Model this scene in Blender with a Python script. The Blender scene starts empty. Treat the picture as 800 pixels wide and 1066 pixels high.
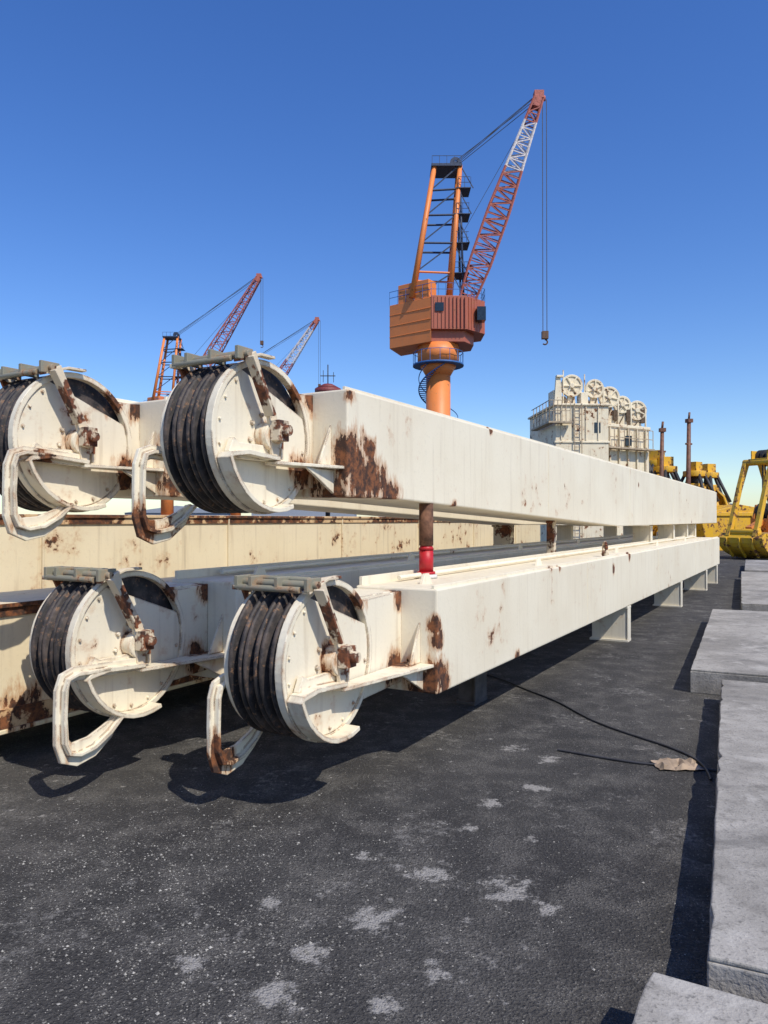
import bpy, bmesh, math, random
from mathutils import Vector, Matrix
random.seed(7)
S=bpy.context.scene
S.view_settings.view_transform='Standard'
S.view_settings.look='None'
S.view_settings.exposure=0
# ---------------------------------------------------------------- nodes
def mk(name):
    m=bpy.data.materials.new(name); m.use_nodes=True
    nt=m.node_tree; nt.nodes.clear()
    out=nt.nodes.new('ShaderNodeOutputMaterial'); b=nt.nodes.new('ShaderNodeBsdfPrincipled')
    nt.links.new(b.outputs[0],out.inputs[0])
    return m,nt,b
class N:
    def __init__(s,nt): s.nt=nt
    def set(s,sock,v):
        if isinstance(v,bpy.types.NodeSocket): s.nt.links.new(v,sock)
        else: sock.default_value=v
    def math(s,op,a,b=0.0,c=0.0,clamp=False):
        n=s.nt.nodes.new('ShaderNodeMath'); n.operation=op; n.use_clamp=clamp
        s.set(n.inputs[0],a); s.set(n.inputs[1],b); s.set(n.inputs[2],c); return n.outputs[0]
    def vm(s,op,a,b=(0,0,0)):
        n=s.nt.nodes.new('ShaderNodeVectorMath'); n.operation=op
        s.set(n.inputs[0],a); s.set(n.inputs[1],b)
        return n.outputs['Value'] if op in('DISTANCE','DOT_PRODUCT','LENGTH') else n.outputs[0]
    def noise(s,vec,scale,detail=4,rough=.55,dist=0):
        n=s.nt.nodes.new('ShaderNodeTexNoise'); s.set(n.inputs['Vector'],vec)
        n.inputs['Scale'].default_value=scale; n.inputs['Detail'].default_value=min(detail,5)
        n.inputs['Roughness'].default_value=rough; n.inputs['Distortion'].default_value=dist
        return n.outputs['Fac']
    def ss(s,v,a,b,lo=0.0,hi=1.0):
        n=s.nt.nodes.new('ShaderNodeMapRange'); n.interpolation_type='SMOOTHSTEP'
        s.set(n.inputs[0],v); n.inputs[1].default_value=a; n.inputs[2].default_value=b
        n.inputs[3].default_value=lo; n.inputs[4].default_value=hi; return n.outputs[0]
    def mix(s,f,a,b):
        n=s.nt.nodes.new('ShaderNodeMix'); n.data_type='RGBA'
        s.set(n.inputs[0],f)
        s.set(n.inputs[6],a if isinstance(a,bpy.types.NodeSocket) else (*a,1))
        s.set(n.inputs[7],b if isinstance(b,bpy.types.NodeSocket) else (*b,1)); return n.outputs[2]
    def scale(s,vec,sc):
        n=s.nt.nodes.new('ShaderNodeMapping'); s.set(n.inputs[0],vec); n.inputs[3].default_value=sc; return n.outputs[0]
    def obj(s):
        return s.nt.nodes.new('ShaderNodeTexCoord').outputs['Object']
    def pos(s):
        return s.nt.nodes.new('ShaderNodeNewGeometry').outputs['Position']
    def bump(s,h,st,d=.01):
        n=s.nt.nodes.new('ShaderNodeBump'); s.set(n.inputs['Height'],h)
        n.inputs['Strength'].default_value=st; n.inputs['Distance'].default_value=d; return n.outputs[0]
    def edge(s,r):
        b=s.nt.nodes.new('ShaderNodeBevel'); b.samples=2; b.inputs[0].default_value=r
        g=s.nt.nodes.new('ShaderNodeNewGeometry')
        return s.vm('DOT_PRODUCT',b.outputs[0],g.outputs['Normal'])

def painted(name,col,pts=(),amount=.5,edge=.0,streak=.5,seed=0.0,rough=.5,dirtcol=(.36,.26,.16)):
    m,nt,b=mk(name); n=N(nt)
    raw=n.obj(); co=n.vm('ADD',raw,(seed*3.1,seed*1.7,seed*5.3))
    big=n.noise(co,1.3,3); med=n.noise(co,6,5,.65); fine=n.noise(co,38,2,.6)
    st=n.noise(n.scale(co,(9,9,.6)),1.6,3,.6)
    base=n.mix(n.ss(big,.35,.7,0,.3),col,(col[0]*.80,col[1]*.74,col[2]*.66))
    base=n.mix(n.math('MULTIPLY',n.ss(st,.50,.80),streak*.5),base,dirtcol)
    base=n.mix(n.ss(fine,.55,.8,0,.2),base,tuple(c*.6 for c in col))
    cv=n.math('ADD',n.math('MULTIPLY',med,.75),n.math('MULTIPLY',big,.45))
    mask=n.ss(cv,.80-amount*.12,.84-amount*.12)
    halo=n.ss(cv,.72-amount*.12,.84-amount*.12,0,.5)
    if edge:
        e=n.math('SUBTRACT',1.0,n.edge(edge))
        ee=n.math('MULTIPLY',n.ss(e,.02,.2),n.ss(med,.43,.53))
        mask=n.math('MAXIMUM',mask,ee)
        halo=n.math('MAXIMUM',halo,n.math('MULTIPLY',ee,.8))
    if pts:
        pn=n.math('MULTIPLY',n.math('SUBTRACT',n.noise(n.scale(co,(2.2,2.2,.7)),5.5,5,.7),.5),2.8)
        for (x,y,z,r) in pts:
            d=n.vm('DISTANCE',raw,(x,y,z))
            q=n.math('ADD',n.math('SUBTRACT',1.0,n.math('DIVIDE',d,r)),pn)
            mask=n.math('MAXIMUM',mask,n.math('MULTIPLY',n.ss(q,.28,.36),n.ss(d,r*1.7,r*1.4)))
            halo=n.math('MAXIMUM',halo,n.math('MULTIPLY',n.ss(q,-.2,.35,0,.75),n.ss(d,r*2,r*1.2)))
    rn=n.noise(co,17,4,.7)
    rust=n.mix(n.ss(rn,.38,.66),(.05,.024,.015),(.24,.085,.03))
    base=n.mix(halo,base,(.48,.23,.09))
    base=n.mix(mask,base,rust)
    nt.links.new(base,b.inputs['Base Color'])
    nt.links.new(n.ss(mask,0,1,rough,.9),b.inputs['Roughness'])
    h=n.math('SUBTRACT',n.math('MULTIPLY',fine,.25),n.math('MULTIPLY',mask,.35))
    h=n.math('ADD',h,n.math('MULTIPLY',big,.8))
    nt.links.new(n.bump(h,.35,.012),b.inputs['Normal'])
    return m
def simple(name,col,rough=.6,metal=0,var=.35,sc=8):
    m,nt,b=mk(name); n=N(nt)
    f=n.noise(n.obj(),sc,3,.6)
    nt.links.new(n.mix(n.ss(f,.3,.7),tuple(c*(1-var) for c in col),tuple(min(1,c*(1+var*.5)) for c in col)),b.inputs['Base Color'])
    b.inputs['Roughness'].default_value=rough; b.inputs['Metallic'].default_value=metal
    return m
CREAM=(.80,.725,.56)
def rustmat():
    m,nt,b=mk('rusty_steel'); n=N(nt); co=n.obj()
    a=n.noise(co,14,5,.7)
    c=n.mix(n.ss(a,.35,.65),(.05,.025,.018),(.25,.08,.03))
    c=n.mix(n.ss(n.noise(co,6,4,.6),.46,.52),c,(.64,.54,.39))
    nt.links.new(c,b.inputs['Base Color']); b.inputs['Roughness'].default_value=.85
    nt.links.new(n.bump(a,.5,.01),b.inputs['Normal']); return m
M_rust=rustmat()
def rubber():
    m,nt,b=mk('worn_black_sheave'); n=N(nt); co=n.obj()
    a=n.noise(co,9,5,.65)
    c=n.mix(n.ss(a,.4,.75),(.018,.015,.015),(.10,.075,.062))
    c=n.mix(n.ss(n.noise(co,24,4,.7),.56,.68),c,(.20,.11,.06))
    nt.links.new(c,b.inputs['Base Color']); b.inputs['Roughness'].default_value=.65
    nt.links.new(n.bump(a,.6,.012),b.inputs['Normal']); return m
M_blk=rubber()
M_pin=painted('rusty_grey_green_pin',(.24,.23,.17),(),1.3,0,.6,77)
M_dark=simple('dark_steel',(.04,.04,.045),.6,.2)
M_rope=simple('wire_rope',(.05,.05,.055),.7,0)

# ---------------------------------------------------------------- mesh builder
class B:
    def __init__(s): s.v=[]; s.f=[]; s.m=[]; s.sm=[]
    def add(s,vs,fs,mi=0,smooth=False):
        o=len(s.v); s.v+= [tuple(v) for v in vs]
        for f in fs: s.f.append([i+o for i in f]); s.m.append(mi); s.sm.append(smooth)
    def box(s,a,b,mi=0):
        x0,y0,z0=a; x1,y1,z1=b
        s.add([(x0,y0,z0),(x1,y0,z0),(x1,y1,z0),(x0,y1,z0),(x0,y0,z1),(x1,y0,z1),(x1,y1,z1),(x0,y1,z1)],
              [(0,3,2,1),(4,5,6,7),(0,1,5,4),(1,2,6,5),(2,3,7,6),(3,0,4,7)],mi)
    def prism_xz(s,poly,y0,y1,mi=0):
        n=len(poly); vs=[(x,y0,z) for x,z in poly]+[(x,y1,z) for x,z in poly]
        fs=[list(range(n)),list(range(2*n-1,n-1,-1))]+[(i,i+n,(i+1)%n+n,(i+1)%n) for i in range(n)]
        s.add(vs,fs,mi)
    def prism_xy(s,poly,z0,z1,mi=0):
        n=len(poly); vs=[(x,y,z0) for x,y in poly]+[(x,y,z1) for x,y in poly]
        fs=[list(range(n-1,-1,-1)),list(range(n,2*n))]+[(i,(i+1)%n,(i+1)%n+n,i+n) for i in range(n)]
        s.add(vs,fs,mi)
    def cyl(s,p,q,r,r2=None,n=12,mi=0,smooth=True):
        p=Vector(p);q=Vector(q); r2=r if r2 is None else r2
        d=(q-p).normalized(); u=d.orthogonal().normalized(); w=d.cross(u)
        vs=[];
        for i in range(n):
            a=2*math.pi*i/n; e=u*math.cos(a)+w*math.sin(a); vs.append(p+e*r)
        for i in range(n):
            a=2*math.pi*i/n; e=u*math.cos(a)+w*math.sin(a); vs.append(q+e*r2)
        s.add(vs,[(i,(i+1)%n,(i+1)%n+n,i+n) for i in range(n)],mi,smooth and n>5)
        o=len(s.v)-2*n
        s.f.append([o+i for i in range(n-1,-1,-1)]); s.m.append(mi); s.sm.append(False)
        s.f.append([o+n+i for i in range(n)]); s.m.append(mi); s.sm.append(False)
    def lathe_y(s,prof,c=(0,0,0),n=56,mi=0,closed=True,smooth=False):
        k=len(prof); vs=[]
        for i in range(n):
            a=2*math.pi*i/n
            for r,y in prof: vs.append((c[0]+r*math.cos(a),c[1]+y,c[2]+r*math.sin(a)))
        fs=[]
        for i in range(n):
            for j in range(k if closed else k-1):
                j2=(j+1)%k; i2=(i+1)%n
                fs.append((i*k+j,i2*k+j,i2*k+j2,i*k+j2))
        s.add(vs,fs,mi,smooth)
    def sweep_xz(s,path,wid,y0,y1,mi=0):
        L=[];R=[]
        for i,(x,z) in enumerate(path):
            a=path[max(0,i-1)]; b=path[min(len(path)-1,i+1)]
            t=Vector((b[0]-a[0],b[1]-a[1])).normalized(); nn=Vector((-t[1],t[0]))
            w=wid[i]/2 if hasattr(wid,'__len__') else wid/2
            L.append((x+nn[0]*w,z+nn[1]*w)); R.append((x-nn[0]*w,z-nn[1]*w))
        n=len(path)
        vs=[(p[0],y0,p[1]) for p in L]+[(p[0],y0,p[1]) for p in R]+[(p[0],y1,p[1]) for p in L]+[(p[0],y1,p[1]) for p in R]
        fs=[]
        for i in range(n-1):
            fs+=[(i,i+1,n+i+1,n+i),(2*n+i,3*n+i,3*n+i+1,2*n+i+1),(i,2*n+i,2*n+i+1,i+1),(n+i,n+i+1,3*n+i+1,3*n+i)]
        fs+=[(0,n,3*n,2*n),(n-1,3*n-1,4*n-1,2*n-1)]
        s.add(vs,fs,mi)
    def tube(s,pts,r,n=6,mi=0):
        for a,b in zip(pts,pts[1:]): s.cyl(a,b,r,n=n,mi=mi)
    def obj(s,name,mats,parent=None,bevel=0):
        me=bpy.data.meshes.new(name); me.from_pydata(s.v,[],s.f)
        for m in (mats if isinstance(mats,(list,tuple)) else [mats]): me.materials.append(m)
        for p,mi,sm in zip(me.polygons,s.m,s.sm): p.material_index=mi; p.use_smooth=sm
        bm=bmesh.new(); bm.from_mesh(me); bmesh.ops.recalc_face_normals(bm,faces=bm.faces); bm.to_mesh(me); bm.free()
        o=bpy.data.objects.new(name,me); S.collection.objects.link(o)
        if parent: o.parent=parent
        if bevel:
            md=o.modifiers.new('b','BEVEL'); md.width=bevel; md.segments=2; md.limit_method='ANGLE'; md.angle_limit=math.radians(50)
        return o
def empty(name,loc=(0,0,0),rz=0,sc=1):
    e=bpy.data.objects.new(name,None); e.location=loc; e.rotation_euler=(0,0,rz); e.scale=(sc,)*3
    S.collection.objects.link(e); return e

# ---------------------------------------------------------------- boom units
ANG=math.atan2(.867,.498)
def boom(loc,L,taper,hook,pts,seed,nx=0.0,reach=.53,cx=-.48):
    e=empty('crane_boom',loc,ANG)
    W=.62; H=.34; R=.452
    cream=painted('cream_paint_beam',CREAM,pts,.22,0,.5,seed)
    creamE=painted('cream_paint_head',CREAM,((cx,.25,.0,.10),(nx-.02,.28,.28,.10),(nx-.12,.25,-.18,.13),(cx+.3,.25,.3,.10),(cx-reach,.3,-.5,.12),(cx-reach,.7,-.5,.14)),.62,.018,.9,seed+5)
    b=B()
    zt=H; zb=-H
    if taper: prof=[(nx,zt),(nx,zb),(.65,zb),(7.5,zb-.24),(L,zb-.24),(L,zt)]
    else: prof=[(nx,zt),(nx,zb),(L,zb),(L,zt)]
    b.prism_xz(prof,0,W)
    b.obj('box_beam',cream,e,.012)
    b=B()
    for x in (4.1,8.3,12.5):
        zz=zb-.24*min(1,max(0,(x-.65)/6.85)) if taper else zb
        b.box((x,-.004,zz+.01),(x+.012,.002,zt-.01))
    b.box((nx+.02,W-.04,zt-.002),(L-.1,W-.015,zt+.06))
    b.box((nx+.02,.03,zt-.002),(L-.1,.05,zt+.022))
    for x in (.7,3.2,6.6,9.7,13):
        b.prism_xz([(x,zt-.003),(x+.16,zt-.003),(x+.11,zt+.07),(x+.05,zt+.07)],.26,.285)
    b.cyl((nx+.4,.5,zt+.03),(L-.6,.5,zt+.03),.018,n=8)
    b.obj('weld_seams_and_lips',cream,e,.003)
    b=B()
    def cheek(y0,y1,R):
        b.lathe_y([(R,y0),(R,y1),(R-.035,y1),(R-.035,y0)],(cx,0,0),64)
        ym=(y0+y1)/2
        poly=[]; rr=R-.036
        a0=math.radians(118); a1=math.radians(360+22)
        for i in range(41):
            a=a0+(a1-a0)*i/40; poly.append((cx+rr*math.cos(a),rr*math.sin(a)))
        b.prism_xz(poly,ym-.012,ym+.012)
        arc=[]
        for i in range(13):
            a=math.radians(42-84*i/12); arc.append((cx+(R-.004)*math.cos(a),(R-.004)*math.sin(a)))
        b.prism_xz([(nx-.001,H-.02),arc[0]]+arc[1:-1]+[arc[-1],(nx-.001,-H+.06)],ym-.014,ym+.014)
    cheek(.25,.30,R); cheek(.635,.67,R-.03)
    b.box((-.11,.30,H-.045),(nx-.001,.62,H-.02)); b.box((-.11,.30,-H+.10),(nx-.001,.62,-H+.13))
    b.box((-.055,.302,-H+.13),(-.03,.62,H-.045))
    # shelf with gussets
    b.prism_xy([(cx-.02,.24),(cx-.02,.15),(nx-.001,.02),(nx-.001,.24)],-.165,-.145)
    b.prism_xz([(nx-.001,-.167),(nx-.30,-.167),(nx-.001,-H+.02)],.10,.12)
    b.prism_xz([(nx-.001,-.143),(nx-.14,-.143),(nx-.001,.12)],.12,.135)
    path=[(cx+.02,-.13),(cx-.26,-.11),(cx-.39,-.13)]+[(cx+.43*math.cos(math.radians(a)),.43*math.sin(math.radians(a))) for a in range(200,291,10)]
    b.sweep_xz(path,.026,.15,.249)
    b.sweep_xz([(cx-.34,-.07),(cx-.28,-.10),(cx+.02,-.10)],.09,.21,.248)
    b.cyl((cx,.18,0),(cx,.265,0),.085,n=24); b.cyl((cx,.14,0),(cx,.18,0),.045,n=6)
    for i in range(8):
        a=i*math.pi/4+.2; b.cyl((cx+.13*math.cos(a),.245,.13*math.sin(a)),(cx+.13*math.cos(a),.272,.13*math.sin(a)),.013,n=6)
    for i in range(12):
        a=math.radians(130+i*20); b.cyl((cx+.385*math.cos(a),.25,.385*math.sin(a)),(cx+.385*math.cos(a),.272,.385*math.sin(a)),.009,n=6)
    b.obj('sheave_housing',creamE,e,.005)
    # hook guard
    b=B()
    if hook=='near': hy0,hy1=.15,.242
    else: hy0,hy1=.675,.765
    r=reach
    pth=[(cx+.0,-.12),(cx-r*.45,-.11),(cx-r+.08,-.10),(cx-r+.02,-.12),(cx-r,-.18),(cx-r-.005,-.34),(cx-r,-.47),(cx-r+.03,-.535),(cx-r+.10,-.555),(cx-r+.20,-.54),(cx-r+.31,-.48),(cx-r+.40,-.40)]
    b.sweep_xz(pth,[.08,.08,.08,.085,.085,.08,.09,.12,.14,.13,.10,.03],hy0+.035,hy1-.03)
    b.sweep_xz(pth[1:],.02,hy0,hy1)
    b.obj('rope_guard_hook',creamE,e,.004)
    b=B()
    b.sweep_xz([(cx-.22,.44),(cx-.15,.33),(cx-.03,.12),(cx-.0,.02),(cx+.0,-.12)],[.09,.065,.07,.09,.06],.17,.195)
    b.sweep_xz([(cx-.25,.42),(cx-.18,.31),(cx-.065,.11)],.016,.13,.196)
    b.box((cx-.05,.11,-.03),(cx+.045,.175,.09)); b.cyl((cx,.07,.03),(cx,.18,.03),.032,n=12)
    b.box((cx+.06,.18,-.13),(cx+.085,.245,.05))
    b.obj('strap_arm',[M_rust],e,.004)
    b=B()
    q=cx-.235
    b.cyl((q,.17,.44),(q,.74,.44),.022,n=14); b.cyl((q-.05,.26,.415),(q-.05,.70,.415),.018,n=12)
    b.cyl((q+.05,.26,.462),(q+.05,.70,.462),.016,n=12)
    for y in (.20,.40,.58,.68):
        b.box((q-.065,y,.405),(q+.065,y+.025,.478))
    b.obj('top_guard_rollers',M_pin,e,.004)
    b=B()
    b.sweep_xz([(cx-.22,.43),(cx-.12,.23),(cx-.04,.0)],.06,.69,.71); b.box((cx-.30,.67,.40),(cx-.14,.72,.425))
    b.sweep_xz([(cx-.28,.40),(cx-.10,.463),(cx+.03,.467)],.016,.20,.25)
    b.obj('rear_strap',M_rust,e,.003)
    prof=[(.06,.315)]
    for i in range(3):
        y=.315+.105*i
        prof+=[(.35,y),(.44,y+.003),(.452,y+.012),(.452,y+.024),(.44,y+.031),(.385,y+.045),(.378,y+.0525),(.385,y+.06),(.44,y+.074),(.452,y+.081),(.452,y+.093),(.44,y+.102),(.35,y+.1045)]
    prof+=[(.06,.63)]
    b=B(); b.lathe_y([(r*.985,y) for r,y in prof],(cx,0,0),72)
    o=b.obj('rope_sheaves',M_blk,e)
    for p in o.data.polygons: p.use_smooth=True
    b=B(); b.cyl((cx,.2,0),(cx,.74,0),.06,n=20); b.obj('axle',M_rust,e)
    return e
pU=((.06,0,-.10,.20),(.16,0,-.25,.24),(.36,0,-.20,.17),(.55,0,-.32,.14),(.26,0,-.02,.10),(0,.15,-.3,.18),(9,0,.1,.05),(.02,0,.3,.06),(1.6,0,-.38,.07),(2.4,0,.33,.05))
pL=((.43,0,.0,.09),(.44,0,-.20,.15),(.52,0,-.29,.09),(.4,.12,-.28,.17),(.4,.02,.1,.07),(1.9,0,-.34,.07),(6.2,0,.33,.09),(3.1,0,.33,.05),(5.3,0,.2,.07))
pM=((.1,0,-.25,.12),(0,.1,0,.10),(1.2,0,.1,.07))
boom((-.23,4.70,2.085),20.5,True,'far',pU,1.0,0,.52,-.50)
boom((.144,4.5,.81),17,False,'far',pL,2.0,.40,.44,-.45)
boom((-1.53,5.14,2.10),20.5,True,'near',pM,3.0,.05,.50,-.48)
boom((-1.11,4.97,.83),17,False,'near',pM,4.0,.2,.55,-.48)

D=Vector((.498,.867,0)); NL=Vector((-.867,.498,0))
Mblk=painted('cream_support_paint',(.76,.70,.56),(),.5,0,.5,9)
Mtim=simple('timber',(.10,.08,.065),.9)
def block(name,org,a,l,z0,z1,wx,wy,mat=None):
    p=Vector((org[0],org[1],0))+D*a+NL*l
    e=empty(name,(p.x,p.y,z0),ANG); h=z1-z0
    b=B(); b.box((0,0,0),(wx,wy,.03)); b.box((0,0,h-.03),(wx,wy,h)); b.box((wx*.15,wy*.05,.03),(wx*.3,wy*.95,h-.03)); b.box((wx*.7,wy*.05,.03),(wx*.85,wy*.95,h-.03)); b.box((.02,0.0,.03),(wx-.02,.02,h-.03))
    b.obj('support_frame',mat or Mblk,e,.004)
block('timber_support',(.144,4.5),2.0,.42,0,.467,.3,.18,Mtim)
for a in (6.1,10.6,14.3,16.4): block('support_stand',(.144,4.5),a,.0,0,.467,.20,.5)
for a in (2.2,6.3,10.8,14.5,16.4): block('timber_support',(-1.11,4.97),a,.1,0,.487,.3,.45,Mtim)
for a in (10.6,13.2,15.2,16.6):
    block('spacer_block',(-.23,4.7),a,.10,1.152,1.49,.2,.35)
for a in (7.2,10.5,14.2,16.3):
    block('spacer_block',(-1.53,5.14),a,.15,1.172,1.50+(.02 if a<7.5 else 0),.2,.3,M_rust if a<8 else None)
block('timber_packer',(-.23,4.7),5.0,.22,1.152,1.59,.12,.10,M_rust)

def bigbeam(lat,a0,L,z0,z1,w,seed,col,name='box_girder'):
    p=D*a0+NL*lat
    e=empty(name,(p.x,p.y,z0),ANG); H=z1-z0
    rp=[(random.uniform(1,L-2),0,random.choice((0.1,H-.1)),random.uniform(.12,.28)) for _ in range(4)]
    m=painted('weathered_yellow_cream',col,rp,.6,0,.9,seed)
    b=B(); b.prism_xz([(0,H),(0,0),(L,0),(L,H)],0.03,w-.03)
    b.box((-.01,0,H),(L,w,H+.03)); b.box((-.01,0,-.03),(L,w,0))
    for i in range(int(L/2.4)):
        b.box((1+i*2.4,0.005,0.002),(1.02+i*2.4,.03,H-.002))
    b.obj('girder_plates',m,e,.006)
    b=B(); b.box((0,-.005,H+.002),(L,-.001,H+.028)); b.box((0,.010,.003),(L,.028,.13)); b.box((0,.014,H-.06),(L,.028,H-.002))
    b.obj('rusty_doubler_strips',painted('rusty_edge',(.70,.50,.28),(),2.1,0,1,seed+.5),e)
    b=B()
    for x in (1.5,L*.5,L-2): b.box((x,.1,-z0),(x+.3,w-.1,-.03))
    b.obj('timbers',Mtim,e,.01)
bigbeam(4.62,-3,19,.22,1.02,.75,11,(.78,.66,.44))
bigbeam(5.85,-4,22,.3,1.62,1.0,12,(.80,.69,.48))
bigbeam(7.4,-4,24,.3,1.5,1.0,13,(.76,.66,.47))

e=empty('red_warning_lamp',tuple(Vector((.144,4.5,1.152))+D*1.2+NL*.48))
Mred=painted('red_paint',(.48,.012,.02),(),.2,0,.3,3)
b=B(); b.cyl((0,0,.03),(0,0,.05),.07,n=20); b.cyl((0,0,.05),(0,0,.22),.055,n=20); b.cyl((0,0,.22),(0,0,.25),.062,.045,n=20); b.obj('body',Mred,e)
b=B(); b.cyl((0,0,0),(0,0,.03),.085,n=20); b.obj('base',simple('white_base',(.6,.57,.52)),e)
b=B(); b.cyl((0,0,.25),(0,0,.575),.055,n=16); b.obj('pipe',simple('rusty_pipe',(.17,.08,.045),.9,0,.6,14),e)
e=empty('rusty_shackle',tuple(Vector((.144,4.5,1.152))+D*5.3+NL*.1))
b=B()
pts=[(0,.06*math.cos(t),.10+.07*math.sin(t)) for t in [math.pi*i/8 for i in range(9)]]
b.tube([(0,.06,0)]+pts+[(0,-.06,0)],.02,8); b.cyl((0,-.09,.03),(0,.09,.03),.022,n=10); b.obj('bow',M_rust,e)

# ---------------------------------------------------------------- ground
m,nt,bs=mk('asphalt_coal_dust'); n=N(nt); co=n.pos()
f1=n.noise(co,.55,4,.6); f2=n.noise(co,4,5,.7); f3=n.noise(co,60,3,.7); f4=n.noise(co,2.1,5,.7,.6)
c=n.mix(n.ss(f1,.3,.7),(.038,.036,.035),(.076,.072,.067))
c=n.mix(n.ss(f2,.42,.75,0,.8),c,(.135,.126,.113))
c=n.mix(n.ss(f3,.35,.5,.55,0),c,(.02,.02,.02))
c=n.mix(n.ss(f3,.57,.70,0,.6),c,(.23,.22,.20))
vor=nt.nodes.new('ShaderNodeTexVoronoi'); nt.links.new(co,vor.inputs['Vector']); vor.inputs['Scale'].default_value=95
c=n.mix(n.math('MULTIPLY',n.ss(vor.outputs['Distance'],.28,.12),n.ss(f2,.42,.60,0.1,.85)),c,(.28,.27,.245))
br=n.noise(co,22,5,.8)
pm=n.ss(n.math('ADD',n.math('MULTIPLY',f4,.55),n.math('MULTIPLY',br,.5)),.565,.69,0,.6)
v2=nt.nodes.new('ShaderNodeTexVoronoi'); nt.links.new(co,v2.inputs['Vector']); v2.inputs['Scale'].default_value=6.5
fl=n.ss(n.math('ADD',v2.outputs['Distance'],n.math('MULTIPLY',n.math('SUBTRACT',br,.5),1.1)),.13,.0,0,.8)
fl=n.math('MULTIPLY',fl,n.ss(f1,.46,.56))
pm=n.math('MAXIMUM',pm,fl)
pn=n.math('MULTIPLY',n.math('SUBTRACT',n.math('ADD',n.math('MULTIPLY',n.noise(co,7,4,.6),.6),n.math('MULTIPLY',br,.5)),.55),8)
for (x,y,r) in ((.2,3.43,.13),(.27,3.5,.08),(.53,3.29,.12),(.5,3.2,.08),(-.04,3.01,.11),(-.27,2.78,.08),(-.38,2.55,.11),(-.48,3.13,.08),(.67,3.09,.07),(.6,4.24,.08),(.2,2.66,.08),(.45,3.9,.05),(.75,3.75,.05),(-.1,3.6,.06),(-.02,2.5,.08),(1.1,5.0,.09),(.9,4.5,.08),(.9,5.3,.09),(-.7,2.7,.08)):
    d=n.vm('DISTANCE',co,(x,y,0)); q=n.math('ADD',n.math('SUBTRACT',1.0,n.math('DIVIDE',d,r)),pn)
    pm=n.math('MAXIMUM',pm,n.math('MULTIPLY',n.ss(q,.2,.9,0,.85),n.ss(d,r*2.3,r*.8)))
c=n.mix(pm,c,n.mix(f3,(.26,.245,.22),(.42,.40,.37)))
nt.links.new(c,bs.inputs['Base Color']); bs.inputs['Roughness'].default_value=.9; bs.inputs['Specular IOR Level'].default_value=.25
nt.links.new(n.bump(n.math('ADD',f3,n.math('MULTIPLY',vor.outputs['Distance'],-.5)),1.0,.015),bs.inputs['Normal'])
b=B(); b.add([(-3000,-60,0),(3000,-60,0),(3000,4000,0),(-3000,4000,0)],[(0,1,2,3)]); b.obj('ground',m)
b=B()
def stone(x,y,s):
    vs=[]
    for dx,dy,dz in ((1,0,.3),(-1,0,.3),(0,1,.3),(0,-1,.3),(0,0,1),(0,0,-.2)):
        k=s*random.uniform(.6,1.4); vs.append((x+dx*k,y+dy*k,dz*k))
    b.add(vs,[(0,2,4),(2,1,4),(1,3,4),(3,0,4),(2,0,5),(1,2,5),(3,1,5),(0,3,5)],random.choice((0,1,1)))
for i in range(6500):
    cl=random.choice(((-1.0,3.1,.5),(-.5,3.5,.5),(-1.4,3.5,.4),(-.6,2.6,.35)))
    stone(random.gauss(cl[0],cl[2]*1.1),abs(random.gauss(cl[1],cl[2])),random.uniform(.001,.0038)*random.choice((1,1,1,2.0)))
for i in range(8000):
    y=random.uniform(1.7,9); stone(random.uniform(-.55*y,.5*y),y,random.uniform(.001,.004))
b.obj('gravel',[simple('gravel_pale',(.36,.34,.30),.9),simple('gravel_dark',(.18,.17,.15),.9)])

# ---------------------------------------------------------------- slabs
m,nt,bs=mk('concrete_slab'); n=N(nt); co=n.pos()
f1=n.noise(co,1.4,5,.65); f2=n.noise(co,9,5,.7); f3=n.noise(co,60,3,.6)
c=n.mix(n.ss(f1,.35,.65),(.23,.213,.185),(.37,.345,.305))
c=n.mix(n.ss(f2,.48,.72,0,.65),c,(.14,.128,.11)); c=n.mix(n.ss(f3,.54,.7,0,.65),c,(.10,.095,.085))
c=n.mix(n.ss(n.noise(co,3,5,.7,.5),.55,.64,0,.5),c,(.46,.435,.39))
c=n.mix(n.ss(n.noise(co,.9,5,.7,1.0),.52,.68,0,.65),c,(.12,.112,.10))
nt.links.new(c,bs.inputs['Base Color']); bs.inputs['Roughness'].default_value=.88
nt.links.new(n.bump(n.math('ADD',f3,n.math('MULTIPLY',f2,1.5)),.5,.01),bs.inputs['Normal'])
Mslab=m
def slab(x,y,ang,L,W,h=.2,z=0.0):
    b=B(); r=random.Random(int(x*100))
    nx=int(L/.09); pts=[]
    def j(): return r.uniform(-.004,.004)-(r.uniform(.008,.02) if r.random()<.06 else 0)
    for i in range(nx+1): pts.append((L*i/nx,j()))
    for i in range(nx+1): pts.append((L*(1-i/nx),-W))
    b.prism_xy(pts[::-1],z,z+h-.02)
    top=[(max(.004,min(L-.004,px)),py-.004 if py>-1 else py+.004) for px,py in pts]
    b.prism_xy(top[::-1],z+h-.0195,z+h)
    o=b.obj('concrete_slab',Mslab,None,.006); o.location=(x,y,0.0); o.rotation_euler=(0,0,math.radians(90-ang))
slab(1.04,2.42,24.7,4.60,1.6,.2)
slab(.865-.5*3.0+.0,2.39-.88*3.0+.0,29.2,3.0,1.6,.19)
slab(2.836,6.95,25.7,5.2,1.7,.22)
slab(5.9,12.4,25.5,8.5,2.0,.22)
slab(9.9,20.6,26,6,2.0,.22)
e=empty('crumpled_tarp_scrap',(1.9,4.87,0))
b=B(); r=random.Random(3); g=[[(-.14+.28*i/9+r.uniform(-.01,.01),-.09+.18*j/6+r.uniform(-.012,.012),.008+r.uniform(0,.04)*(1 if 0<i<9 and 0<j<6 else .2)) for j in range(7)] for i in range(10)]
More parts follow.
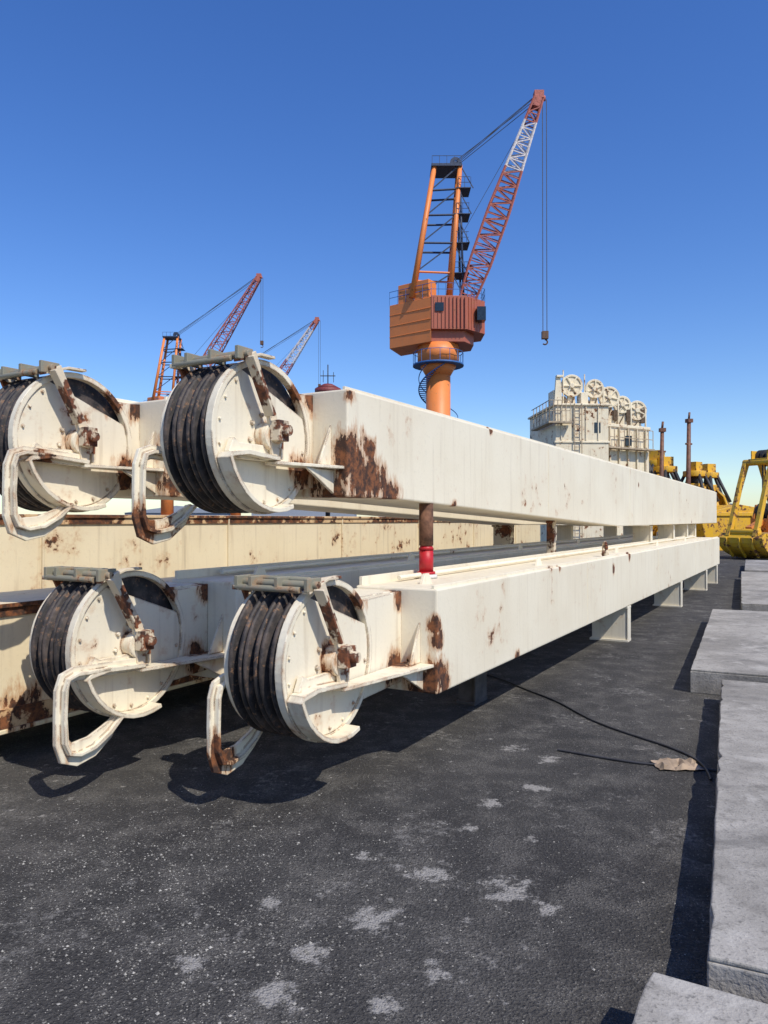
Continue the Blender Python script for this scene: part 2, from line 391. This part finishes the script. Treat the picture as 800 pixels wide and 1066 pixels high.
vs=[p for row in g for p in row]; b.add(vs,[(i*7+j,(i+1)*7+j,(i+1)*7+j+1,i*7+j+1) for i in range(9) for j in range(6)])
b.obj('cloth',simple('tan_cloth',(.36,.27,.19),.9),e)
cu=bpy.data.curves.new('hose','CURVE'); cu.dimensions='3D'; cu.bevel_depth=.008
for P in ([(.9,7.9),(1.17,7.61),(1.28,7.1),(1.55,6.6),(1.62,5.91),(1.98,5.33),(2.1,5.01),(2.06,4.78),(2.0,4.6)],[(1.2,5.2),(1.42,5.06),(1.7,4.85),(2.0,4.86),(2.2,4.7)]):
    s=cu.splines.new('NURBS'); s.points.add(len(P)-1); s.use_endpoint_u=True; s.order_u=4
    for q,(x,y) in zip(s.points,P): q.co=(x,y,.01,1)
o=bpy.data.objects.new('rubber_hose',cu); S.collection.objects.link(o); cu.materials.append(M_dark)

# ---------------------------------------------------------------- cranes
Mor=painted('orange_crane_paint',(.76,.23,.055),(),.45,0,.5,21)
Mor2=painted('red_brown_crane_paint',(.38,.10,.055),(),.6,0,.5,22)
Mredj=simple('red_jib_paint',(.42,.12,.09),.7); Mwh=simple('white_jib_paint',(.70,.64,.62),.6); Mblue=simple('blue_paint',(.03,.12,.34),.6)
Mwin=simple('dark_glass',(.02,.03,.04),.15); Mnavy=simple('navy_paint',(.03,.05,.10))
def lattice(b,p,q,w0,wm,w1,n,mi_f,r=.09):
    p=Vector(p);q=Vector(q);d=(q-p).normalized(); u=Vector((0,1,0)); u=(u-d*u.dot(d)).normalized(); v=d.cross(u)
    rings=[]
    for i in range(n+1):
        t=i/n
        w=(w0+(wm-w0)*min(1,t/.2)) if t<.2 else (wm+(w1-wm)*max(0,(t-.45)/.55))
        c=p+(q-p)*t
        rings.append([c+u*w/2*a+v*w/2*e for a,e in ((1,1),(1,-1),(-1,-1),(-1,1))])
    for i in range(n):
        mi=mi_f((i+.5)/n)
        for k in range(4):
            b.cyl(rings[i][k],rings[i+1][k],r,n=5,mi=mi)
            b.cyl(rings[i][k],rings[i][(k+1)%4],r*.5,n=4,mi=mi)
            if (i+k)%2: b.cyl(rings[i][k],rings[i+1][(k+1)%4],r*.55,n=4,mi=mi)
            else: b.cyl(rings[i][(k+1)%4],rings[i+1][k],r*.55,n=4,mi=mi)
    return rings
def crane(loc,sc,L,el,ropelen,white=(.66,.9)):
    e=empty('harbour_crane',loc,0,sc)
    b=B()
    b.cyl((0,0,0),(0,0,14.2),1.0,n=28); b.cyl((0,0,13.4),(0,0,14.4),1.0,1.6,n=28); b.cyl((0,0,14.4),(0,0,15.9),1.7,n=28)
    b.cyl((0,0,0),(0,0,.6),2.2,n=28); b.cyl((0,0,7.5),(0,0,7.7),1.15,n=28)
    b.obj('column',Mor,e)
    b=B()
    b.cyl((0,0,14.2),(0,0,14.35),2.1,n=20)
    for i in range(16):
        a=i*math.pi/8; b.cyl((2.05*math.cos(a),2.05*math.sin(a),14.3),(2.05*math.cos(a),2.05*math.sin(a),15.3),.03,n=4)
        a2=a+math.pi/8; b.cyl((2.05*math.cos(a),2.05*math.sin(a),15.3),(2.05*math.cos(a2),2.05*math.sin(a2),15.3),.03,n=4)
    pr=None
    for i in range(60):
        a=-2.6+i*.13; z=6.6+i*.13; p=Vector((1.35*math.cos(a),1.35*math.sin(a),z)); 
        b.cyl(Vector((1.0*math.cos(a),1.0*math.sin(a),z)),Vector((1.6*math.cos(a),1.6*math.sin(a),z)),.05,n=4)
        o=Vector((1.6*math.cos(a),1.6*math.sin(a),z+.9)); 
        if pr: b.cyl(pr,o,.04,n=4); b.cyl(pr-Vector((0,0,.9)),o-Vector((0,0,.9)),.06,n=4)
        pr=o
    b.obj('stairs_and_platform',Mblue,e)
    b=B()
    b.prism_xy([(-4.0,.6),(-.7,-2.0),(-.7+.02,1.5),(-3.0,3.4)],15.8,19.4)
    b.prism_xy([(-3.3,.1),(-.9,-1.75),(-.2,-.8),(-2.4,1.2)],19.4,20.9)
    for z in (16.7,17.6,18.5): b.prism_xy([(-4.04,.6),(-.72,-2.05),(-.71,-1.9),(-3.9,.7)],z,z+.07)
    b.obj('house_orange',Mor,e,.05)
    b=B()
    b.prism_xy([(-.69,-2.05),(2.2,-1.9),(3.8,-.3),(3.8,2.2),(1.5,3.6),(-.69,3.2)],16.8,19.5)
    b.prism_xy([(-.68,-1.6),(2.0,-1.5),(2.9,-.1),(2.9,1.9),(1.2,2.9),(-.68,2.6)],15.9,16.8)
    for i in range(9): b.box((-.5+i*.31,-2.09,16.9),(-.45+i*.31,-1.9,19.4))
    for i in range(6):
        t=i/6; b.box((2.3+1.5*t,-1.86+1.6*t,16.9),(2.36+1.5*t,-1.75+1.6*t,19.4))
    b.obj('house_red',Mor2,e,.03)
    b=B()
    b.box((3.0,-1.7,17.6),(3.7,-.8,18.7)); b.box((-.4,-2.12,18.2),(.3,-2.095,18.9)); b.obj('cab_windows',[Mwin],e,.03)
    b=B()
    cor=[(-4,.6),(-.7,-2.0),(2.2,-1.9),(3.8,-.3),(3.8,2.2)]
    for (x0,y0),(x1,y1) in zip(cor,cor[1:]):
        for h in (.5,1.0):
            b.cyl((x0,y0,19.5+h),(x1,y1,19.5+h),.025,n=4)
        for t in range(5):
            b.cyl((x0+(x1-x0)*t/5,y0+(y1-y0)*t/5,19.4),(x0+(x1-x0)*t/5,y0+(y1-y0)*t/5,20.5),.025,n=4)
    b.obj('railings',Mblue,e)
    b=B()
    T=[(-.35,-.6,30.4),(1.75,-.6,30.6),(-.35,1.2,30.4),(1.75,1.2,30.6)]
    F=[(-2.2,-.9,19.6),(.9,-.9,19.4),(-2.2,1.6,19.6),(.9,1.6,19.4)]
    for t,f in ((T[0],F[0]),(T[2],F[2])): b.cyl(f,t,.26,.2,n=8,mi=0)
    for t,f in ((T[1],F[1]),(T[3],F[3])): b.cyl(f,t,.22,.2,n=8,mi=0)
    b.cyl((2.0,-.9,19.4),(1.7,-.6,30.5),.09,n=6,mi=1); b.cyl((2.0,1.2,19.4),(1.7,1.2,30.5),.09,n=6,mi=1)
    pl=lambda A,Bb,t: Vector(A)+(Vector(Bb)-Vector(A))*t
    for t in (.2,.42,.63,.82):
        q=[pl(F[k],T[k],t) for k in range(4)]
        for i,j in ((0,1),(0,2),(1,3),(2,3)): b.cyl(q[i],q[j],.09,n=5,mi=0 if t<.3 else 1)
        b.box((q[1].x-.2,-.9,q[1].z),(q[1].x+1.5*(1-t*.4),.9,q[1].z+.06),1)
        for h in (.45,.9): b.cyl((q[1].x,-.9,q[1].z+h),(q[1].x+1.4*(1-t*.4),-.9,q[1].z+h),.025,n=4,mi=1)
        for xx in (0,.5,1.0): b.cyl((q[1].x+xx,-.9,q[1].z),(q[1].x+xx,-.9,q[1].z+.9),.025,n=4,mi=1)
    ts=(0,.2,.42,.63,.82,1)
    for a,c2 in zip(ts,ts[1:]):
        b.cyl(pl(F[0],T[0],a),pl(F[1],T[1],c2),.07,n=4,mi=1)
        b.cyl(pl(F[1],T[1],a)+Vector((1.2,-.2,0)),pl(F[1],T[1],c2),.05,n=4,mi=1)
    b.box((-.6,-.9,30.4),(1.9,1.4,30.6),1)
    for i in range(5): b.cyl((-.55+.6*i,-.9,30.5),(-.55+.6*i,-.9,31.2),.025,n=4,mi=1)
    b.cyl((-.55,-.9,31.2),(1.85,-.9,31.2),.025,n=4,mi=1)
    for y in (-.4,.3): b.lathe_y([(.45,0),(.45,.12),(.2,.12),(.2,0)],(1.4,y,30.9),20,1)
    b.obj('a_frame',[Mor,Mnavy],e)
    p=Vector((2.2,-.4,19.2)); q=p+Vector((math.cos(el)*L,-1.5,math.sin(el)*L))
    b=B()
    lattice(b,p,q,1.2,1.75,.7,26,lambda t: 1 if white[0]<t<white[1] else 0,.105)
    d=(q-p).normalized()
    b.cyl(q-d*.3+Vector((0,-.4,0)),q-d*.3+Vector((0,.4,0)),.4,n=16,mi=0); b.box((q.x-.35,q.y-.35,q.z),(q.x+.4,q.y+.35,q.z+.6),0)
    b.cyl(q,q+Vector((.55,0,.1)),.22,n=8,mi=0)
    b.obj('jib',[Mredj,Mwh],e)
    b=B()
    for y in (-.6,-.2,.2,.6):
        b.cyl((1.5,y,31.0),(q.x-.3,q.y+y*.5,q.z+.4-abs(y)),.03,n=4)
    b.cyl((1.9,0,25),(q.x-.8,q.y,q.z-1.4),.025,n=4)
    bt=q+Vector((.5,0,-ropelen))
    for dx in (-.16,.16): b.cyl(q+Vector((.5+dx,0,0)),bt+Vector((dx,0,0)),.035,n=4)
    b.obj('ropes',M_rope,e)
    b=B(); b.box((bt.x-.25,bt.y-.2,bt.z-.6),(bt.x+.25,bt.y+.2,bt.z)) 
    pts=[bt+Vector((.2*math.sin(t),0,-.85-.2*math.cos(t))) for t in [math.pi*1.0-i*.5 for i in range(9)]]
    b.tube(pts,.06,6); b.obj('hook_block',simple('hook_paint',(.12,.06,.03)),e)
crane((4.46,61.5,0),1.0,17.0,math.radians(70.5),18.6)
crane((-43.4,150,0),1.25,24,math.radians(58),10,(2,3))
crane((-29.7,150,0),1.05,24,math.radians(56),12,(.6,.93))

e=empty('ship_mast',(-6.0,80,0))
b=B(); b.cyl((0,0,0),(0,0,15.2),.25,n=10); b.cyl((0,0,16.0),(0,0,18.2),.06,n=6); b.cyl((-.8,0,17.0),(.8,0,17.0),.05,n=5); b.cyl((-.5,0,16.3),(-.5,0,17.6),.04,n=4); b.cyl((.6,0,16.3),(.6,0,17.4),.04,n=4)
b.obj('pole',M_dark,e)
b=B(); b.cyl((0,0,15.0),(0,0,15.6),1.4,n=18); b.cyl((0,0,15.6),(0,0,16.1),1.4,.5,n=18); b.obj('drum',simple('dull_red',(.20,.04,.04)),e)

# ---------------------------------------------------------------- cream machinery house
Mcb=painted('cream_house_paint',(.78,.69,.50),(),.85,0,1.2,31)
e=empty('crane_machinery_house',(8.25,36,0),math.radians(3))
b=B()
b.box((0,0,0),(2.6,5,7.1)); b.prism_xy([(2.602,.6),(5.5,2.2),(5.5,6),(2.602,6)],0,6.2)
b.box((-.1,-.1,7.1),(2.7,5.1,7.2)); b.box((-.06,-.05,5.3),(2.65,-.001,5.4)) 
for i in range(4): b.box((.25+i*.6,-.055,5.42),(.31+i*.6,-.001,7.08))
b.prism_xy([(2.602,.5),(5.55,2.12),(5.55,2.3),(2.602,.7)],6.2,6.35)
for i in range(5):
    t=(i+.5)/5.; x=2.6+2.9*t; y=.6+1.6*t; b.box((x,y-.1,3),(x+.08,y+.1,6.19))
b.obj('walls',Mcb,e,.02)
b=B(); dk=B()
for k,(x,y,z,r) in enumerate(((.95,.5,8.15,.5),(2.15,.7,8.05,.42),(3.1,1.3,7.75,.48),(3.95,1.8,7.45,.40),(4.95,2.4,7.25,.46))):
    b.lathe_y([(r,0),(r,.30),(.12,.30),(.12,0)],(x,y,z),28,0); b.lathe_y([(r+.05,-.05),(r+.05,.0),(r-.06,.0),(r-.06,-.05)],(x,y,z),28,0)
    for j in range(6):
        a=j*math.pi/3+k*.4; b.cyl((x+.1*math.cos(a),y-.03,z+.1*math.sin(a)),(x+(r-.04)*math.cos(a),y-.03,z+(r-.04)*math.sin(a)),.05,n=4)
    b.cyl((x,y-.12,z),(x,y,z),.12,n=12)
    b.prism_xz([(x-.32,6.1),(x+.34,6.1),(x+.12,z-.1),(x-.14,z-.1)],y+.05,y+.25)
    b.box((x-.55,y+.1,6.2),(x-.25,y+.5,z-.5-.1*k%3*.1)); b.cyl((x+.45,y,6.2),(x+.45,y,z+.1*(k%2)),.05,n=6)
    dk.cyl((x-.42,y,z-.7),(x-.42,y+.3,z-.7),.18,n=10); dk.box((x+.2,y-.05,6.6),(x+.4,y+.2,6.9+.1*k)); dk.cyl((x-.2,y-.02,6.4),(x+.1,y-.02,z-.5),.03,n=4)
b.box((-.02,.3,7.2),(.40,1.2,7.9)); b.box((1.35,.3,7.2),(1.7,1.0,7.8)); b.prism_xz([(.0,7.2),(.4,7.2),(.3,8.6),(.1,8.6)],.2,.35)
b.cyl((.5,.4,7.2),(.5,.4,8.9),.035,n=6); b.cyl((1.55,.4,7.2),(1.55,.4,8.7),.035,n=6); b.box((.1,.1,8.5),(.45,.3,8.6))
b.obj('roof_sheaves_and_fittings',Mcb,e,.015); dk.obj('winch_parts',simple('brown_grime',(.12,.08,.05),.9),e)
b=B()
for i in range(6): b.cyl((-.4+.2*i,-.4,6.3),(-.4+.2*i,-.4,7.3),.022,n=4)
for h in (6.8,7.3): b.cyl((-.4,-.4,h),(.6,-.4,h),.022,n=4); b.cyl((-.4,-.4,h),(-.4,3,h),.022,n=4)
for i in range(6): b.cyl((-.4,-.4+.6*i,6.3),(-.4,-.4+.6*i,7.3),.022,n=4)
b.box((-.45,-.45,6.22),(.7,-.1,6.3)); b.box((-.45,-.1,6.22),(-.11,3,6.3))
for i in range(10):
    t=i/9; x=2.7+2.8*t; y=.15+1.55*t
    b.cyl((x,y,5.2),(x,y,6.1),.022,n=4)
b.cyl((2.7,.15,6.1),(5.5,1.7,6.1),.022,n=4); b.cyl((2.7,.15,5.65),(5.5,1.7,5.65),.022,n=4); b.prism_xy([(2.65,.1),(5.6,1.7),(5.5,2.1),(2.65,.5)],5.1,5.18)
for x in (.9,1.25): b.cyl((x,-.12,0),(x,-.12,7.2),.025,n=4)
for i in range(22): b.cyl((.9,-.12,.3+i*.32),(1.25,-.12,.3+i*.32),.018,n=4)
b.obj('railings_and_ladder',simple('rail_cream',(.42,.33,.22)),e)
b=B()
b.box((3.9,1.22-.04,5.3),(4.2,1.5,5.8)); b.box((1.9,-.02,5.8),(2.2,.0,6.3))
b.obj('vents',Mwin,e)

# ---------------------------------------------------------------- grabs
Myel=painted('yellow_grab_paint',(.74,.42,.02),(),1.1,0,1.0,41)
Morg=painted('orange_grab_part',(.60,.20,.03),(),1.2,0,1.0,43)
def grab(loc,rz,sc):
    e=empty('clamshell_grab',loc,rz,sc)
    b=B()
    b.box((-.6,-.45,4.0),(.6,.45,4.25)); b.box((-.5,-.40,4.25),(.5,-.34,4.6)); b.box((-.5,.34,4.25),(.5,.40,4.6))
    b.cyl((-.5,-.4,4.55),(.5,-.4,4.55),.07,n=8)
    for sx in (-1,1):
        for y in (-.62,.62):
            b.sweep_xz([(sx*.5,4.1),(sx*.95,3.0),(sx*1.5,1.35),(sx*1.62,.95)],[.26,.20,.20,.28],y-.09,y+.09)
        b.cyl((sx*1.55,-.75,1.15),(sx*1.55,.75,1.15),.13,n=12)
        b.cyl((sx*.5,-.72,4.1),(sx*.5,.72,4.1),.14,n=12)
        cx=sx*.10; poly=[(cx,1.05),(cx+sx*1.5,1.1),(cx+sx*1.72,.9)]
        for i in range(8):
            a=i/7*math.radians(78); poly.append((cx+sx*1.7*math.cos(a),.85-.85*math.sin(a)))
        poly.append((cx+sx*.12,.02)) 
        b.prism_xz(poly if sx>0 else poly[::-1],-1.05,1.05)
        for y in (-1.08,1.05): b.sweep_xz([(cx+sx*.08,.05),(cx+sx*.08,1.0),(cx+sx*1.45,1.03)],.12,y,y+.03)
        for y in (-.6,0,.6): b.sweep_xz([(cx+sx*1.74,.9),(cx+sx*1.66,.5),(cx+sx*1.3,.10)],.1,y-.04,y+.04)
    b.obj('frame_and_shells',Myel,e,.015)
    b=B()
    b.box((-.45,-.45,1.12),(.45,.45,1.7)); b.prism_xz([(-.45,1.7),(.45,1.7),(.25,2.3),(-.25,2.3)],-.4,-.3); b.prism_xz([(-.45,1.7),(.45,1.7),(.25,2.3),(-.25,2.3)],.3,.4)
    b.sweep_xz([(-.3,1.6),(-1.2,1.25)],.2,-.15,.15); b.sweep_xz([(.3,1.6),(1.2,1.25)],.2,-.15,.15)
    b.obj('lower_block',Morg,e,.015)
    b=B()
    for y in (-.25,0,.2): b.lathe_y([(.36,0),(.36,.12),(.1,.12),(.1,0)],(0,y,2.0),20); b.lathe_y([(.30,0),(.30,.12),(.1,.12),(.1,0)],(0,y,4.35),20)
    for x in (-.28,-.1,.12,.28): b.cyl((x,0,2.1),(x,0,4.3),.03,n=5)
    b.obj('sheaves_and_ropes',M_dark,e)
def peel(loc,rz,sc):
    e=empty('orange_peel_grab',loc,rz,sc); b=B(); d=B()
    for k in range(6):
        a=k*math.pi/3; c,s_=math.cos(a),math.sin(a)
        P=[(.45,3.4),(.95,2.9),(1.25,2.1),(1.15,1.2),(.75,.5),(.15,0)]
        Wd=[.25,.5,.75,.7,.45,.06]
        vs=[]
        for (r,z),w in zip(P,Wd):
            for t in (-1,1):
                for q in (0,.08): vs.append(((r-q)*c-t*w/2*s_,(r-q)*s_+t*w/2*c,z))
        fs=[]
        for i in range(5):
            o=i*4; fs+=[(o,o+2,o+6,o+4),(o+1,o+5,o+7,o+3),(o,o+4,o+5,o+1),(o+2,o+3,o+7,o+6)]
        b.add(vs,fs)
        d.cyl((.5*c,.5*s_,4.1),(1.2*c,1.2*s_,2.6),.09,n=8)
        b.cyl((.35*c,.35*s_,3.3),(.6*c,.6*s_,3.3),.14,n=8)
    b.cyl((0,0,3.1),(0,0,3.6),.5,n=14); b.cyl((0,0,4.0),(0,0,4.3),.6,n=14); b.box((-.3,-.3,4.3),(.3,.3,4.8))
    d.cyl((0,0,3.6),(0,0,4.0),.2,n=10)
    b.obj('tines_and_head',Myel,e,.01); d.obj('cylinders',M_dark,e)
grab((15.85,31,0),math.radians(28),.97)
grab((20.2,35,0),math.radians(-20),1.05)
peel((15.4,41,0),math.radians(10),1.05)
peel((17.2,41.5,0),math.radians(35),1.0)
peel((18.6,43,0),math.radians(20),1.0)
peel((14.1,42,0),math.radians(5),1.22)
peel((16.4,45,0),math.radians(50),1.2)
grab((15.4,50,0),math.radians(70),1.4)
e=empty('yellow_hopper',(18.0,37.5,0),math.radians(10))
b=B()
b.prism_xz([(-1.0,0),(3.0,0),(3.5,2.0),(.9,2.4),(-1.4,1.9)],1.5,3.5); b.box((-1.45,1.42,1.8),(3.55,1.5,2.0)); b.box((.5,1.42,.1),(.6,1.5,1.8)); b.box((1.5,1.42,.1),(1.6,1.5,1.8))
b.obj('shell',Myel,e,.02)
def post(loc,h,rz):
    e=empty('rusty_post',loc,rz)
    b=B(); b.cyl((0,0,0),(.12,0,h),.15,.10,n=8); b.box((-.02,-.14,h-.1),(.28,.14,h+.1)); b.cyl((.12,0,h+.1),(.16,0,h+.45),.06,n=6); b.cyl((-.1,0,h*.82),(.3,0,h*.82),.05,n=6)
    b.obj('shaft',simple('dark_rust',(.16,.065,.035)),e)
post((16.2,40,0),6.9,.3); post((14.75,40,0),6.4,0)
e=empty('port_shed',(60,260,0))
b=B()
for i in range(7):
    x=-150+i*44; h=4+ (i*7%5); b.box((x,0,0),(x+36,14,h)); b.prism_xz([(x-.5,h),(x+36.5,h),(x+18,h+2.5)],-.5,14.5)
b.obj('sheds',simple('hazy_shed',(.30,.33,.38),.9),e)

# ---------------------------------------------------------------- light, sky
el=math.radians(50); hx,hy=.62,-.785
sv=Vector((hx*math.cos(el),hy*math.cos(el),math.sin(el)))
sd=bpy.data.lights.new('sun','SUN'); sd.energy=4.3; sd.angle=math.radians(.5); sd.color=(1,.94,.83)
so=bpy.data.objects.new('sun',sd); so.rotation_euler=sv.to_track_quat('Z','Y').to_euler(); so.location=sv*50; S.collection.objects.link(so)
w=bpy.data.worlds.new('World'); S.world=w; w.use_nodes=True; nt=w.node_tree
bg=nt.nodes['Background']; sk=nt.nodes.new('ShaderNodeTexSky'); sk.sky_type='NISHITA'; sk.sun_disc=False
sk.sun_elevation=el; sk.sun_rotation=math.atan2(hx,hy); sk.air_density=1.1; sk.dust_density=.35; sk.ozone_density=5.5
hs=nt.nodes.new('ShaderNodeHueSaturation'); hs.inputs['Saturation'].default_value=1.22; hs.inputs['Value'].default_value=1.35; hs.inputs['Hue'].default_value=.514
nt.links.new(sk.outputs[0],hs.inputs['Color']); nt.links.new(hs.outputs[0],bg.inputs[0]); bg.inputs[1].default_value=.12
# ---------------------------------------------------------------- camera
cd=bpy.data.cameras.new('camera'); cd.sensor_fit='VERTICAL'; cd.sensor_height=36; cd.lens=36*780/1066
cd.clip_end=6000; cd.clip_start=.05
c=bpy.data.objects.new('camera',cd); c.location=(0,0,1.6); c.rotation_euler=(math.radians(90.6),0,0); S.collection.objects.link(c); S.camera=c
